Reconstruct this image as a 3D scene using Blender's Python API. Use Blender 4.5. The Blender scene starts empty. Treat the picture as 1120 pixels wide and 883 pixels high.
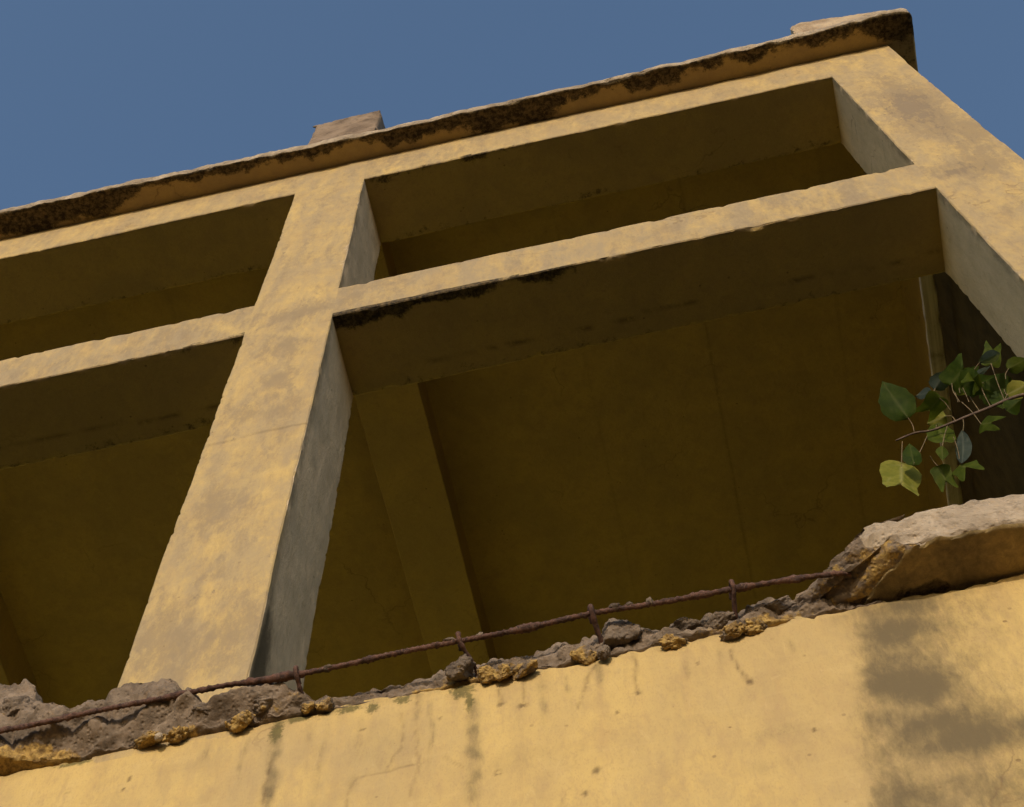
import bpy, bmesh, math, random
from mathutils import Vector, Matrix, Euler, noise

random.seed(7)
sc = bpy.context.scene
col = sc.collection
RAD = math.radians
V = Vector

# ------------------------------------------------------------------ dimensions (metres)
X1, X2, X3, X4 = 0.0, 0.30, 2.308, 2.6165       # faces of the two columns in view
ZB0, ZB1 = 0.0, 0.279                            # middle beam, bottom and top
ZT, ZS = 1.667, 1.986                            # top beam bottom, roof slab underside
SLAB = 0.052
D = 0.295                                        # depth of columns and beams
ZW = -2.33                                       # top of the parapet wall
GZ = -6.65                                       # ground
XL = -4.616                                      # left end of what is built
YB = 4.6                                         # rear wall of the room

def n1(p, s, off=0.0):
    return noise.noise(V((p[0] * s + off, p[1] * s + off * 1.7, p[2] * s - off)))

def fbm(p, s, off=0.0, octv=4):
    a, t, f = 1.0, 0.0, s
    for _ in range(octv):
        t += a * n1(p, f, off); a *= 0.5; f *= 2.1
    return t

def sstep(a, b, x):
    if a == b: return 0.0
    t = min(1.0, max(0.0, (x - a) / (b - a)))
    return t * t * (3 - 2 * t)

def surf(p):
    """uneven hand-trowelled surface: the same for every piece, so neighbours meet"""
    q = V(p)
    return (noise.noise_vector(q * 1.7) * 0.0035 + noise.noise_vector(q * 6.0) * 0.0018
            + noise.noise_vector(q * 19.0) * 0.0007)

# ------------------------------------------------------------------ mesh helpers
def link(name, bm, mats, parent=None, smooth=True, attrs=None, sharp=50):
    me = bpy.data.meshes.new(name)
    bm.to_mesh(me); bm.free()
    for m in (mats if isinstance(mats, (list, tuple)) else [mats]):
        me.materials.append(m)
    if smooth:
        me.shade_smooth()
        if sharp: me.set_sharp_from_angle(angle=RAD(sharp))
    o = bpy.data.objects.new(name, me)
    col.objects.link(o)
    if parent: o.parent = parent
    if attrs:
        for an, fn in attrs.items():
            at = me.attributes.new(an, 'FLOAT', 'POINT')
            at.data.foreach_set('value', [fn(v.co) for v in me.vertices])
    return o

def axis(a, b, step, edge=0.0035, fine=None):
    """coordinates from a to b; fine = (lo, hi, step) range with a smaller step"""
    xs = [a]
    if edge: xs.append(a + edge)
    x = xs[-1]
    end = b - (edge or 0)
    while True:
        st = step
        if fine:
            if fine[0] <= x < fine[1]: st = fine[2]
            elif x < fine[0] and x + step > fine[0]: st = max(fine[0] - x, 1e-3)
        x += st
        if x >= end - st * 0.35: break
        xs.append(x)
    if edge: xs.append(end)
    xs.append(b)
    return xs

def lattice(xs, ys, zs, chip=1.0, butt='', quiet=None, warp=None, mats=None, seed=0.0, rnd=0.0022, amp=1.0):
    """closed box whose six faces are grids; corners worn and chipped. butt = faces that meet another
    piece ('x-x+z+...'); quiet(p) True = no chipping there"""
    bm = bmesh.new()
    nx, ny, nz = len(xs) - 1, len(ys) - 1, len(zs) - 1
    vd = {}
    butts = set(butt.split())
    ctr = V(((xs[0] + xs[-1]) / 2, (ys[0] + ys[-1]) / 2, (zs[0] + zs[-1]) / 2))
    def vert(i, j, k):
        key = (i, j, k)
        if key in vd: return vd[key]
        p = V((xs[i], ys[j], zs[k]))
        q = p + surf(p) * amp
        # worn arrises: a chamfer of varying depth along every exposed edge
        ds = []
        for ax, lo, hi, n0, n1_ in ((0, xs[0], xs[-1], 'x-', 'x+'), (1, ys[0], ys[-1], 'y-', 'y+'), (2, zs[0], zs[-1], 'z-', 'z+')):
            a = p[ax] - lo if n0 not in butts else 9.0
            b = hi - p[ax] if n1_ not in butts else 9.0
            ds.append((a, ax, 1) if a < b else (b, ax, -1))
        ds.sort()
        if rnd > 0 and ds[1][0] < 0.045:
            c = rnd + chip * (max(0.0, n1(p, 5, seed) - 0.42) * 0.012 + max(0.0, n1(p, 17, seed + 3) - 0.28) * 0.018
                              + max(0.0, n1(p, 45, seed + 9) - 0.25) * 0.013)
            if quiet: c *= 1 - quiet(p)
            R = 1.7 * c
            if ds[2][0] < R:
                m = R * 1.2 - (ds[0][0] + ds[1][0] + ds[2][0])
                k = m / 3
                if m > 0:
                    for d, ax, sg in ds: q[ax] += sg * k
            else:
                m = R - (ds[0][0] + ds[1][0])
                if m > 0:
                    for d, ax, sg in ds[:2]: q[ax] += sg * m / 2
        if warp: q = warp(q, i / nx, j / ny, k / nz)
        vd[key] = bm.verts.new(q)
        return vd[key]
    mi = mats or {}
    def face(a, b, c, d, tag):
        f = bm.faces.new((a, b, c, d)); f.material_index = mi.get(tag, 0)
    for i in range(nx):
        for k in range(nz):
            face(vert(i, 0, k), vert(i + 1, 0, k), vert(i + 1, 0, k + 1), vert(i, 0, k + 1), 'y-')
            face(vert(i, ny, k), vert(i, ny, k + 1), vert(i + 1, ny, k + 1), vert(i + 1, ny, k), 'y+')
        for j in range(ny):
            face(vert(i, j, 0), vert(i, j + 1, 0), vert(i + 1, j + 1, 0), vert(i + 1, j, 0), 'z-')
            face(vert(i, j, nz), vert(i + 1, j, nz), vert(i + 1, j + 1, nz), vert(i, j + 1, nz), 'z+')
    for j in range(ny):
        for k in range(nz):
            face(vert(0, j, k), vert(0, j, k + 1), vert(0, j + 1, k + 1), vert(0, j + 1, k), 'x-')
            face(vert(nx, j, k), vert(nx, j + 1, k), vert(nx, j + 1, k + 1), vert(nx, j, k + 1), 'x+')
    return bm

def catmull(pts, per=12):
    P = [V(p) for p in pts]
    P = [P[0] * 2 - P[1]] + P + [P[-1] * 2 - P[-2]]
    out = []
    for i in range(1, len(P) - 2):
        a, b, c, d = P[i - 1:i + 3]
        for s in range(per):
            t = s / per
            out.append(0.5 * ((2 * b) + (c - a) * t + (2 * a - 5 * b + 4 * c - d) * t * t + (3 * b - a - 3 * c + d) * t ** 3))
    out.append(P[-2].copy())
    return out

def tube(bm, pts, rad, sides=10, mat=0):
    """pts: list of Vectors; rad: function(index, fraction) or number"""
    rings = []
    n = len(pts)
    up = V((0.13, 0.2, 1)).normalized()
    for i, p in enumerate(pts):
        t = (pts[min(i + 1, n - 1)] - pts[max(i - 1, 0)]).normalized()
        a = t.cross(up)
        if a.length < 1e-4: a = t.cross(V((1, 0, 0)))
        a.normalize(); b = t.cross(a).normalized()
        ring = []
        for s in range(sides):
            an = 2 * math.pi * s / sides
            r = rad(i, i / max(1, n - 1), an) if callable(rad) else rad
            ring.append(bm.verts.new(p + (a * math.cos(an) + b * math.sin(an)) * r))
        rings.append(ring)
    for i in range(n - 1):
        for s in range(sides):
            f = bm.faces.new((rings[i][s], rings[i][(s + 1) % sides], rings[i + 1][(s + 1) % sides], rings[i + 1][s]))
            f.material_index = mat
    for r, rev in ((rings[0], True), (rings[-1], False)):
        f = bm.faces.new(list(reversed(r)) if rev else r); f.material_index = mat

# ------------------------------------------------------------------ node helpers
class NT:
    def __init__(self, name):
        self.m = bpy.data.materials.new(name); self.m.use_nodes = True
        self.t = self.m.node_tree; self.t.nodes.clear()
        self.out = self.t.nodes.new('ShaderNodeOutputMaterial')
    def new(self, kind, **kw):
        n = self.t.nodes.new(kind)
        for k, v in kw.items(): setattr(n, k, v)
        return n
    def sock(self, x, inp):
        if isinstance(x, bpy.types.NodeSocket): self.t.links.new(x, inp)
        else: inp.default_value = x
    def math(self, op, a, b=0.0, c=0.0, clamp=False):
        n = self.new('ShaderNodeMath', operation=op, use_clamp=clamp)
        self.sock(a, n.inputs[0]); self.sock(b, n.inputs[1]); self.sock(c, n.inputs[2])
        return n.outputs[0]
    def noise(self, vec, scale, detail=5.0, rough=0.55, dist=0.0):
        n = self.new('ShaderNodeTexNoise')
        self.sock(vec, n.inputs['Vector']); n.inputs['Scale'].default_value = scale
        n.inputs['Detail'].default_value = detail; n.inputs['Roughness'].default_value = rough
        n.inputs['Distortion'].default_value = dist
        return n.outputs['Fac']
    def voro(self, vec, scale, feature='F1', rand=1.0):
        n = self.new('ShaderNodeTexVoronoi', feature=feature)
        self.sock(vec, n.inputs['Vector']); n.inputs['Scale'].default_value = scale
        n.inputs['Randomness'].default_value = rand
        return n.outputs['Distance']
    def ramp(self, x, a, b, ya=0.0, yb=1.0):
        n = self.new('ShaderNodeMapRange', interpolation_type='SMOOTHSTEP')
        self.sock(x, n.inputs['Value'])
        for k, v in zip(('From Min', 'From Max', 'To Min', 'To Max'), (a, b, ya, yb)): self.sock(v, n.inputs[k])
        return n.outputs['Result']
    def mix(self, f, a, b, mode='MIX'):
        n = self.new('ShaderNodeMix', data_type='RGBA', blend_type=mode)
        self.sock(f, n.inputs[0]); self.sock(a, n.inputs[6]); self.sock(b, n.inputs[7])
        return n.outputs[2]
    def pos(self):
        return self.new('ShaderNodeNewGeometry').outputs['Position']
    def obj(self):
        return self.new('ShaderNodeTexCoord').outputs['Object']
    def scaled(self, v, s):
        n = self.new('ShaderNodeVectorMath', operation='MULTIPLY')
        self.sock(v, n.inputs[0]); n.inputs[1].default_value = s
        return n.outputs[0]
    def attr(self, name):
        return self.new('ShaderNodeAttribute', attribute_name=name).outputs['Fac']
    def bump(self, h, strength, dist, normal=None):
        n = self.new('ShaderNodeBump')
        n.inputs['Strength'].default_value = strength; n.inputs['Distance'].default_value = dist
        self.sock(h, n.inputs['Height'])
        if normal is not None: self.sock(normal, n.inputs['Normal'])
        return n.outputs['Normal']
    def principled(self, color, rough=0.9, normal=None, spec=0.25):
        n = self.new('ShaderNodeBsdfPrincipled')
        self.sock(color, n.inputs['Base Color']); self.sock(rough, n.inputs['Roughness'])
        n.inputs['Specular IOR Level'].default_value = spec
        if normal is not None: self.sock(normal, n.inputs['Normal'])
        self.t.links.new(n.outputs[0], self.out.inputs[0])
        return n

def C(r, g, b): return (r, g, b, 1.0)

def mat_plaster():
    N = NT('yellow_limewash_plaster')
    p = N.pos()
    pv = N.scaled(p, (1.0, 1.0, 0.42))      # weathering runs down the wall
    big = N.noise(pv, 2.6, 6, 0.6, 0.4)
    mid = N.noise(pv, 13.0, 9, 0.70, 0.25)
    fine = N.noise(pv, 70.0, 5, 0.65)
    grain = N.noise(N.scaled(p, (1.0, 1.0, 0.5)), 280.0, 3, 0.6)
    streak = N.noise(N.scaled(p, (9.0, 9.0, 1.3)), 2.2, 6, 0.65, 0.2)
    # worn paint: fresh ochre, sun-bleached buff, thin brownish coat
    c = N.mix(N.ramp(big, 0.38, 0.62), C(0.485, 0.338, 0.122), C(0.415, 0.292, 0.120))
    act = N.math('SUBTRACT', 1.0, N.attr('calm'))
    c = N.mix(N.math('MULTIPLY', N.ramp(mid, 0.46, 0.66), N.math('MULTIPLY', act, 0.75)), c, C(0.30, 0.205, 0.10))
    c = N.mix(N.math('MULTIPLY', N.ramp(mid, 0.46, 0.30), N.math('MULTIPLY', act, 0.5)), c, C(0.54, 0.392, 0.172))
    c = N.mix(N.math('MULTIPLY', N.ramp(streak, 0.53, 0.70), 0.34), c, C(0.36, 0.235, 0.11))
    c = N.mix(N.math('MULTIPLY', N.ramp(fine, 0.50, 0.70), 0.36), c, C(0.33, 0.22, 0.11))
    brush = N.noise(N.scaled(p, (4.0, 4.0, 26.0)), 1.0, 6, 0.62, 0.6)
    c = N.mix(N.math('MULTIPLY', N.ramp(brush, 0.52, 0.70), 0.17), c, C(0.36, 0.24, 0.11))
    c = N.mix(N.math('MULTIPLY', N.ramp(brush, 0.47, 0.32), 0.13), c, C(0.56, 0.405, 0.178))
    c = N.mix(N.math('MULTIPLY', N.ramp(grain, 0.50, 0.68), 0.30), c, C(0.29, 0.19, 0.095))
    c = N.mix(N.math('MULTIPLY', N.attr('pale'), 0.95), c, N.mix(N.ramp(streak, 0.4, 0.65), C(0.74, 0.56, 0.36), C(0.66, 0.50, 0.315)))
    trowel = N.noise(N.scaled(p, (34.0, 34.0, 9.0)), 1.0, 7, 0.7, 1.2)
    c = N.mix(N.math('MULTIPLY', N.ramp(trowel, 0.54, 0.66), 0.26), c, C(0.30, 0.20, 0.10))
    c = N.mix(N.math('MULTIPLY', N.ramp(trowel, 0.42, 0.32), 0.22), c, C(0.57, 0.42, 0.19))
    # duller, dustier wash on the frame
    dn = N.ramp(N.noise(pv, 11.0, 10, 0.74, 0.15), 0.36, 0.62, 0.18, 1.25)
    c = N.mix(N.math('MULTIPLY', N.attr('dull'), dn), c, C(0.285, 0.218, 0.130))
    # grey bare patches where the wash has weathered off
    wn = N.noise(pv, 9.0, 9, 0.72, 0.2)
    wear = N.math('ADD', N.attr('worn'), N.math('MULTIPLY', N.math('SUBTRACT', wn, 0.5), 1.6))
    wear = N.math('ADD', wear, N.math('MULTIPLY', N.math('SUBTRACT', N.noise(pv, 38, 7, 0.74), 0.5), 1.3))
    c = N.mix(N.math('MULTIPLY', N.math('MULTIPLY', N.ramp(wear, 0.25, 0.80), N.ramp(N.attr('worn'), 0.0, 0.12)), 0.72), c, C(0.215, 0.160, 0.098))
    # flaked spots with crisp small edges
    fk = N.math('ADD', N.attr('flake'), N.math('MULTIPLY', N.math('SUBTRACT', N.noise(N.scaled(p, (1.0, 1.0, .40)), 38, 8, 0.72, 0.2), 0.5), 2.2))
    fk = N.math('MULTIPLY', N.ramp(fk, 0.52, 0.66), N.ramp(N.attr('flake'), 0.05, 0.3))
    c = N.mix(N.math('MULTIPLY', fk, 0.85), c, C(0.20, 0.15, 0.098))
    # scattered nail-sized dirt flecks
    fl = N.new('ShaderNodeTexVoronoi', feature='F1'); fl.inputs['Scale'].default_value = 38.0
    N.t.links.new(p, fl.inputs['Vector'])
    sel = N.new('ShaderNodeSeparateColor'); N.t.links.new(fl.outputs['Color'], sel.inputs[0])
    fleck = N.math('MULTIPLY', N.ramp(fl.outputs['Distance'], N.math('MULTIPLY', sel.outputs[1], 0.10), N.math('ADD', 0.08, N.math('MULTIPLY', sel.outputs[1], 0.14)), 1.0, 0.0), N.ramp(sel.outputs[0], 0.90, 1.0))
    c = N.mix(N.math('MULTIPLY', fleck, 0.6), c, C(0.17, 0.11, 0.06))
    # dark damp stain
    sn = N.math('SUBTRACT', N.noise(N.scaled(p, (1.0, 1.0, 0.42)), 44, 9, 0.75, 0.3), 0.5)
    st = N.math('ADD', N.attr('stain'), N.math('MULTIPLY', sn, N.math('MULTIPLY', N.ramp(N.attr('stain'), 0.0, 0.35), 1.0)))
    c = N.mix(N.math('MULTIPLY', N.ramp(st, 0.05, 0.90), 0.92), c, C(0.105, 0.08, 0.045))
    # black mould with a ragged edge
    mn = N.math('SUBTRACT', N.noise(p, 24, 9, 0.74, 0.2), 0.5)
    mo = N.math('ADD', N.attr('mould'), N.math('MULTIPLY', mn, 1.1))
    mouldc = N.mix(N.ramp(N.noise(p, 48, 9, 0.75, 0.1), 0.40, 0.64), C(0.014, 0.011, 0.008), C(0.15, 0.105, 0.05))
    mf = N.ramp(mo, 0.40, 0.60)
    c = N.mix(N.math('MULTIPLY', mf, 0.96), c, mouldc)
    # moss
    gn = N.math('SUBTRACT', N.noise(p, 90, 5, 0.7), 0.5)
    mg = N.ramp(N.math('ADD', N.attr('moss'), N.math('MULTIPLY', gn, N.math('MULTIPLY', N.ramp(N.attr('moss'), 0, 0.3), 1.6))), 0.25, 0.7)
    c = N.mix(N.math('MULTIPLY', mg, 0.75), c, C(0.062, 0.058, 0.018))
    # hairline cracks and flaked pits (mapped on the plaster)
    ck = N.math('MULTIPLY', N.attr('crack'), N.ramp(N.noise(p, 45, 4, 0.6), 0.32, 0.52))
    c = N.mix(N.math('MULTIPLY', ck, 0.75), c, C(0.09, 0.055, 0.03))
    wv = N.new('ShaderNodeVectorMath', operation='ADD')
    N.t.links.new(p, wv.inputs[0])
    nz = N.new('ShaderNodeTexNoise'); nz.inputs['Scale'].default_value = 9.0; nz.inputs['Detail'].default_value = 6
    N.t.links.new(p, nz.inputs['Vector'])
    N.t.links.new(N.scaled(nz.outputs['Color'], (0.22, 0.22, 0.22)), wv.inputs[1])
    hair = N.ramp(N.voro(wv.outputs[0], 2.4, 'DISTANCE_TO_EDGE'), 0.0, 0.014, 1.0, 0.0)
    hair = N.math('MULTIPLY', hair, N.ramp(N.noise(p, 2.1, 3, 0.5), 0.54, 0.66))
    c = N.mix(N.math('MULTIPLY', hair, 0.45), c, C(0.15, 0.095, 0.05))
    pit = N.ramp(N.voro(p, 22.0), 0.05, 0.11, 1.0, 0.0)
    pit = N.math('MULTIPLY', pit, N.ramp(N.noise(p, 7.0, 3, 0.5), 0.56, 0.64))
    c = N.mix(N.math('MULTIPLY', pit, 0.7), c, C(0.16, 0.10, 0.05))
    c = N.mix(N.math('MULTIPLY', N.attr('dark_brown'), 0.95), c, N.mix(N.ramp(mid, .4, .6), C(0.034, 0.020, 0.005), C(0.058, 0.035, 0.010)))
    h = N.math('ADD', N.math('MULTIPLY', mid, 0.9), N.math('MULTIPLY', fine, 0.35))
    h = N.math('ADD', h, N.math('MULTIPLY', grain, 0.10))
    h = N.math('ADD', h, N.math('MULTIPLY', trowel, 0.30))
    h = N.math('SUBTRACT', h, N.math('MULTIPLY', fk, 0.18))
    h = N.math('SUBTRACT', h, N.math('MULTIPLY', ck, 0.35))
    h = N.math('SUBTRACT', h, N.math('MULTIPLY', hair, 0.12))
    h = N.math('SUBTRACT', h, N.math('MULTIPLY', pit, 0.4))
    h = N.math('ADD', h, N.math('MULTIPLY', N.math('MULTIPLY', mf, N.noise(p, 110, 6, 0.7)), 0.5))
    N.principled(c, 0.93, N.bump(h, 0.55, 0.007), 0.15)
    return N.m

def mat_concrete(name, dark, light, warm, scale=1.0, use_obj=False, bd=0.008, wash=True):
    N = NT(name)
    p = N.obj() if use_obj else N.pos()
    a = N.noise(p, 12 * scale, 7, 0.65, 0.5)
    b = N.noise(p, 60 * scale, 6, 0.7)
    g = N.voro(p, 90 * scale)
    c = N.mix(N.ramp(a, 0.34, 0.66), dark, light)
    c = N.mix(N.math('MULTIPLY', N.ramp(b, 0.50, 0.70), 0.6), c, warm)
    c = N.mix(N.math('MULTIPLY', N.ramp(N.noise(p, 32 * scale, 5, 0.7), 0.56, 0.72), 0.65), c, C(dark[0] * .4, dark[1] * .4, dark[2] * .4))
    # scraps of ochre wash left on it
    y = N.math('ADD', N.attr('wash'), N.math('MULTIPLY', N.math('SUBTRACT', N.noise(p, 40 * scale, 6, 0.7), 0.5), 1.4))
    if wash: c = N.mix(N.math('MULTIPLY', N.ramp(y, 0.42, 0.62), N.ramp(N.attr('wash'), 0.02, 0.2)), c, N.mix(N.ramp(b, 0.4, 0.62), C(0.38, 0.245, 0.078), C(0.17, 0.105, 0.042)))
    h = N.math('ADD', N.math('MULTIPLY', a, 0.7), N.math('MULTIPLY', b, 0.5))
    h = N.math('SUBTRACT', h, N.math('MULTIPLY', N.ramp(g, 0.0, 0.5, 1.0, 0.0), 0.35))
    N.principled(c, 0.95, N.bump(h, 0.8, bd), 0.12)
    return N.m

def mat_rust():
    N = NT('rusty_iron')
    p = N.pos()
    c = N.mix(N.ramp(N.noise(p, 55, 6, 0.7), 0.38, 0.62), C(0.040, 0.020, 0.014), C(0.115, 0.055, 0.036))
    c = N.mix(N.math('MULTIPLY', N.ramp(N.noise(p, 140, 4, 0.7), 0.55, 0.7), 0.7), c, C(0.16, 0.105, 0.075))
    N.principled(c, 0.85, N.bump(N.noise(p, 220, 5, 0.7), 0.7, 0.003), 0.3)
    return N.m

def mat_timber():
    N = NT('grey_weathered_timber')
    p = N.pos()
    g = N.noise(N.scaled(p, (60, 2.0, 60)), 1.0, 6, 0.65)
    c = N.mix(N.ramp(g, 0.32, 0.68), C(0.46, 0.38, 0.32), C(0.70, 0.61, 0.54))
    c = N.mix(N.math('MULTIPLY', N.ramp(N.noise(p, 7, 5, 0.6), 0.5, 0.7), 0.6), c, C(0.12, 0.09, 0.06))
    N.principled(c, 0.85, N.bump(g, 0.5, 0.004), 0.2)
    return N.m

def mat_leaf(name, a, b, vein):
    N = NT(name)
    p = N.obj()
    mid = N.new('ShaderNodeAttribute', attribute_name='vein').outputs['Fac']
    c = N.mix(N.ramp(N.noise(p, 45, 5, 0.6), 0.35, 0.65), a, b)
    c = N.mix(N.math('MULTIPLY', mid, 0.7), c, vein)
    d = N.new('ShaderNodeBsdfPrincipled'); N.sock(c, d.inputs['Base Color'])
    d.inputs['Roughness'].default_value = 0.6; d.inputs['Specular IOR Level'].default_value = 0.06
    t = N.new('ShaderNodeBsdfTranslucent'); N.sock(N.mix(0.5, c, C(0.16, 0.17, 0.01)), t.inputs['Color'])
    m = N.new('ShaderNodeMixShader'); m.inputs[0].default_value = 0.38
    N.t.links.new(d.outputs[0], m.inputs[1]); N.t.links.new(t.outputs[0], m.inputs[2])
    N.t.links.new(m.outputs[0], N.out.inputs[0])
    return N.m

def mat_simple(name, a, b, scale, rough=0.9, bd=0.004):
    N = NT(name)
    p = N.pos()
    n = N.noise(p, scale, 7, 0.65, 0.3)
    N.principled(N.mix(N.ramp(n, 0.34, 0.66), a, b), rough, N.bump(n, 0.4, bd), 0.2)
    return N.m

PL = mat_plaster()
CO = mat_concrete('broken_grey_concrete', C(0.105, 0.077, 0.053), C(0.225, 0.168, 0.118), C(0.19, 0.125, 0.075))
COL_ = mat_concrete('bleached_cement_edge', C(0.22, 0.17, 0.118), C(0.385, 0.305, 0.215), C(0.32, 0.23, 0.135), wash=False)
CHG = mat_concrete('loose_concrete', C(0.075, 0.055, 0.040), C(0.19, 0.145, 0.105), C(0.16, 0.11, 0.068), 1.0, False)
RU = mat_rust()
TI = mat_timber()
STEM = mat_simple('twig_bark', C(0.055, 0.035, 0.025), C(0.12, 0.078, 0.052), 60, 0.7, 0.002)
PET = mat_simple('pale_leaf_stalk', C(0.10, 0.075, 0.03), C(0.17, 0.115, 0.06), 60, 0.6, 0.001)
LD = mat_leaf('dark_green_leaf', C(0.018, 0.034, 0.003), C(0.034, 0.055, 0.005), C(0.07, 0.08, 0.02))
LM = mat_leaf('mid_green_leaf', C(0.034, 0.050, 0.004), C(0.060, 0.078, 0.007), C(0.11, 0.115, 0.03))
LL = mat_leaf('pale_green_leaf', C(0.14, 0.145, 0.020), C(0.22, 0.205, 0.035), C(0.32, 0.30, 0.11))
LB = mat_leaf('blue_green_leaf', C(0.03, 0.042, 0.034), C(0.05, 0.064, 0.052), C(0.10, 0.11, 0.085))
DK = mat_simple('ochre_room_wall', C(0.29, 0.272, 0.050), C(0.36, 0.335, 0.068), 2.0)
GR = mat_simple('dry_earth_ground', C(0.062, 0.041, 0.017), C(0.09, 0.058, 0.026), 0.8)

# ------------------------------------------------------------------ the building
bld = bpy.data.objects.new('derelict_building', None)
col.objects.link(bld)
bld.location = (0, 0, GZ)
bld['label'] = 'derelict ochre-yellow concrete building with open balcony bays and a crumbling ledge'
bld['category'] = 'building'
INV = Matrix.Translation((0, 0, -GZ))
def part(name, bm, mats, parent=None, **kw):
    if name in ('column', 'cross_beam', 'top_beam', 'ceiling_beam', 'timber_joist'): kw.setdefault('sharp', 28)
    o = link(name, bm, mats, None, **kw)
    o.parent = parent or bld
    o.matrix_parent_inverse = INV if (parent is None or parent is bld) else Matrix.Identity(4)
    return o

# --- columns
def in_beam(p):
    d = min(max(ZB0 - p.z, p.z - ZB1, 0.0), max(ZT - p.z, 0.0))
    return 1 - sstep(0.005, 0.06, d)
def bump2(p, cx, cz, sx, sz):
    return math.exp(-((p.x - cx) / sx) ** 2 - ((p.z - cz) / sz) ** 2)
def seamline(p):
    # pour seam across the middle column
    if X1 - .02 < p.x < X2 + .02 and p.y < 0.02:
        z = -0.865 + 0.012 * n1(p, 9) + 0.04 * (p.x - 0.15)
        return 0.75 * max(0.0, 1 - abs(p.z - z) / 0.008)
    return 0.0
def col_stain(p):
    if p.y < 0.02:
        return 0.0
    s = 0.0
    if abs(p.x - X2) < .02:                               # dark damp at the foot of the side face
        s = 1.5 * sstep(-1.62, -2.15, p.z + 2.2 * (p.y - 0.03)) * sstep(0.15, 0.06, p.y + 0.04 * n1(p, 9))
    return s
def col_worn(p):
    w = 0.0
    if p.y < .03:
        w = 0.36
        if p.x > 2:
            w += 0.55 * bump2(p, 2.47, 0.95, .11, .42) + 0.5 * bump2(p, 2.43, 0.12, .14, .10) + 0.35 * bump2(p, 2.55, 0.45, .08, .25)
        elif p.x > -.1:
            w += (0.40 * bump2(p, .15, -.22, .06, .09) + .42 * bump2(p, .17, -.47, .05, .09) + .42 * bump2(p, .22, -.70, .05, .10)
                  + .34 * bump2(p, .07, -.68, .06, .10) + .38 * bump2(p, .12, -1.30, .07, .12) + .30 * bump2(p, .1, -1.95, .2, .2)
                  + .25 * bump2(p, .15, 0.10, .2, .08))
    return w
def col_flake(p):
    if p.y > .03: return 0.0
    if p.x > 2: return .14 + .65 * bump2(p, 2.47, 0.98, .10, .30) + .40 * bump2(p, 2.43, 0.12, .14, .09) + .25 * bump2(p, 2.5, .5, .1, .2)
    return .20 + .16 * n1(p, 1.5, 6)
def col_pale(p):
    # reveals: greyer limewash than the front, lightened to stand in for side light
    if p.y < .004: return 0.0
    return .95 if abs(p.x - X2) < .02 else .72
def column(x0, x1, fine):
    st = 0.014 if fine else 0.05
    bm = lattice(axis(x0, x1, st), axis(0, D, 0.02 if fine else .06), axis(ZW - 0.03, ZS + 0.02, st),
                 chip=0.6, butt='z- z+', quiet=in_beam, seed=x0 * 3.1 + 1)
    return part('column', bm, PL, attrs={'stain': col_stain, 'worn': col_worn, 'crack': seamline, 'pale': col_pale, 'flake': col_flake, 'calm': lambda p: .25, 'dull': lambda p: .62 if p.y < .03 else .2})
column(X1, X2, True); column(X3, X4, True)
column(-2.308, -2.008, False); column(XL, XL + .3, False)

# --- beams between the columns
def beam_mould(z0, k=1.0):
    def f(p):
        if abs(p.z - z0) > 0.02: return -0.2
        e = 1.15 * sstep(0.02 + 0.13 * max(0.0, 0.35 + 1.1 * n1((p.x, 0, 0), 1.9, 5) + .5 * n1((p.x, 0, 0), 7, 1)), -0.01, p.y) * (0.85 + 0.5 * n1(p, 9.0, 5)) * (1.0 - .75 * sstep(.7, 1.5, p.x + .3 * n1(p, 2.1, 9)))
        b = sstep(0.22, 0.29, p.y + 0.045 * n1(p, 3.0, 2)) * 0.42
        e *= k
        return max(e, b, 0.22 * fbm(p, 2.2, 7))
    return f
def beam_crack(z0):
    def f(p):
        if abs(p.z - z0) > 0.02: return 0.0
        yc = 0.225 + 0.03 * n1(p, 2.3, 4) + 0.012 * n1(p, 14, 4)
        return 0.9 * max(0.0, 1 - abs(p.y - yc) / 0.006) * sstep(-.1, .2, n1(p, 1.5, 8) + .25)
    return f
def beam_worn(p):
    return (0.42 + 0.2 * n1(p, 1.3, 3)) if p.y < .01 else .03
for (x0, x1, fine) in ((X2, X3, True), (-2.008, X1, True), (XL + .3, -2.308, False)):
    st = 0.016 if fine else 0.08
    bm = lattice(axis(x0, x1, st, 0.004), axis(0, D, 0.014 if fine else .06), axis(ZB0, ZB1, 0.016 if fine else .07),
                 chip=1.0, butt='x- x+', seed=2.0 + x0)
    part('cross_beam', bm, PL, attrs={'mould': beam_mould(ZB0, 1.0 if x0 > 0 else .42), 'crack': beam_crack(ZB0), 'worn': beam_worn, 'calm': lambda p: 0.2 if p.y < .01 else .7, 'dull': lambda p: (.75 if p.z < ZT - .1 else .5) if p.y < .01 else 0.0})
    bm = lattice(axis(x0, x1, st, 0.004), axis(0, D, 0.014 if fine else .06), axis(ZT, ZS + 0.02, 0.016 if fine else .07),
                 chip=0.6, butt='x- x+ z+', seed=5.0 + x0)
    part('top_beam', bm, PL, attrs={'mould': beam_mould(ZT, .62 if x0 > 0 else .3), 'worn': beam_worn, 'calm': lambda p: 0.2 if p.y < .01 else .7, 'dull': lambda p: (.75 if p.z < ZT - .1 else .5) if p.y < .01 else 0.0})

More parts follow.
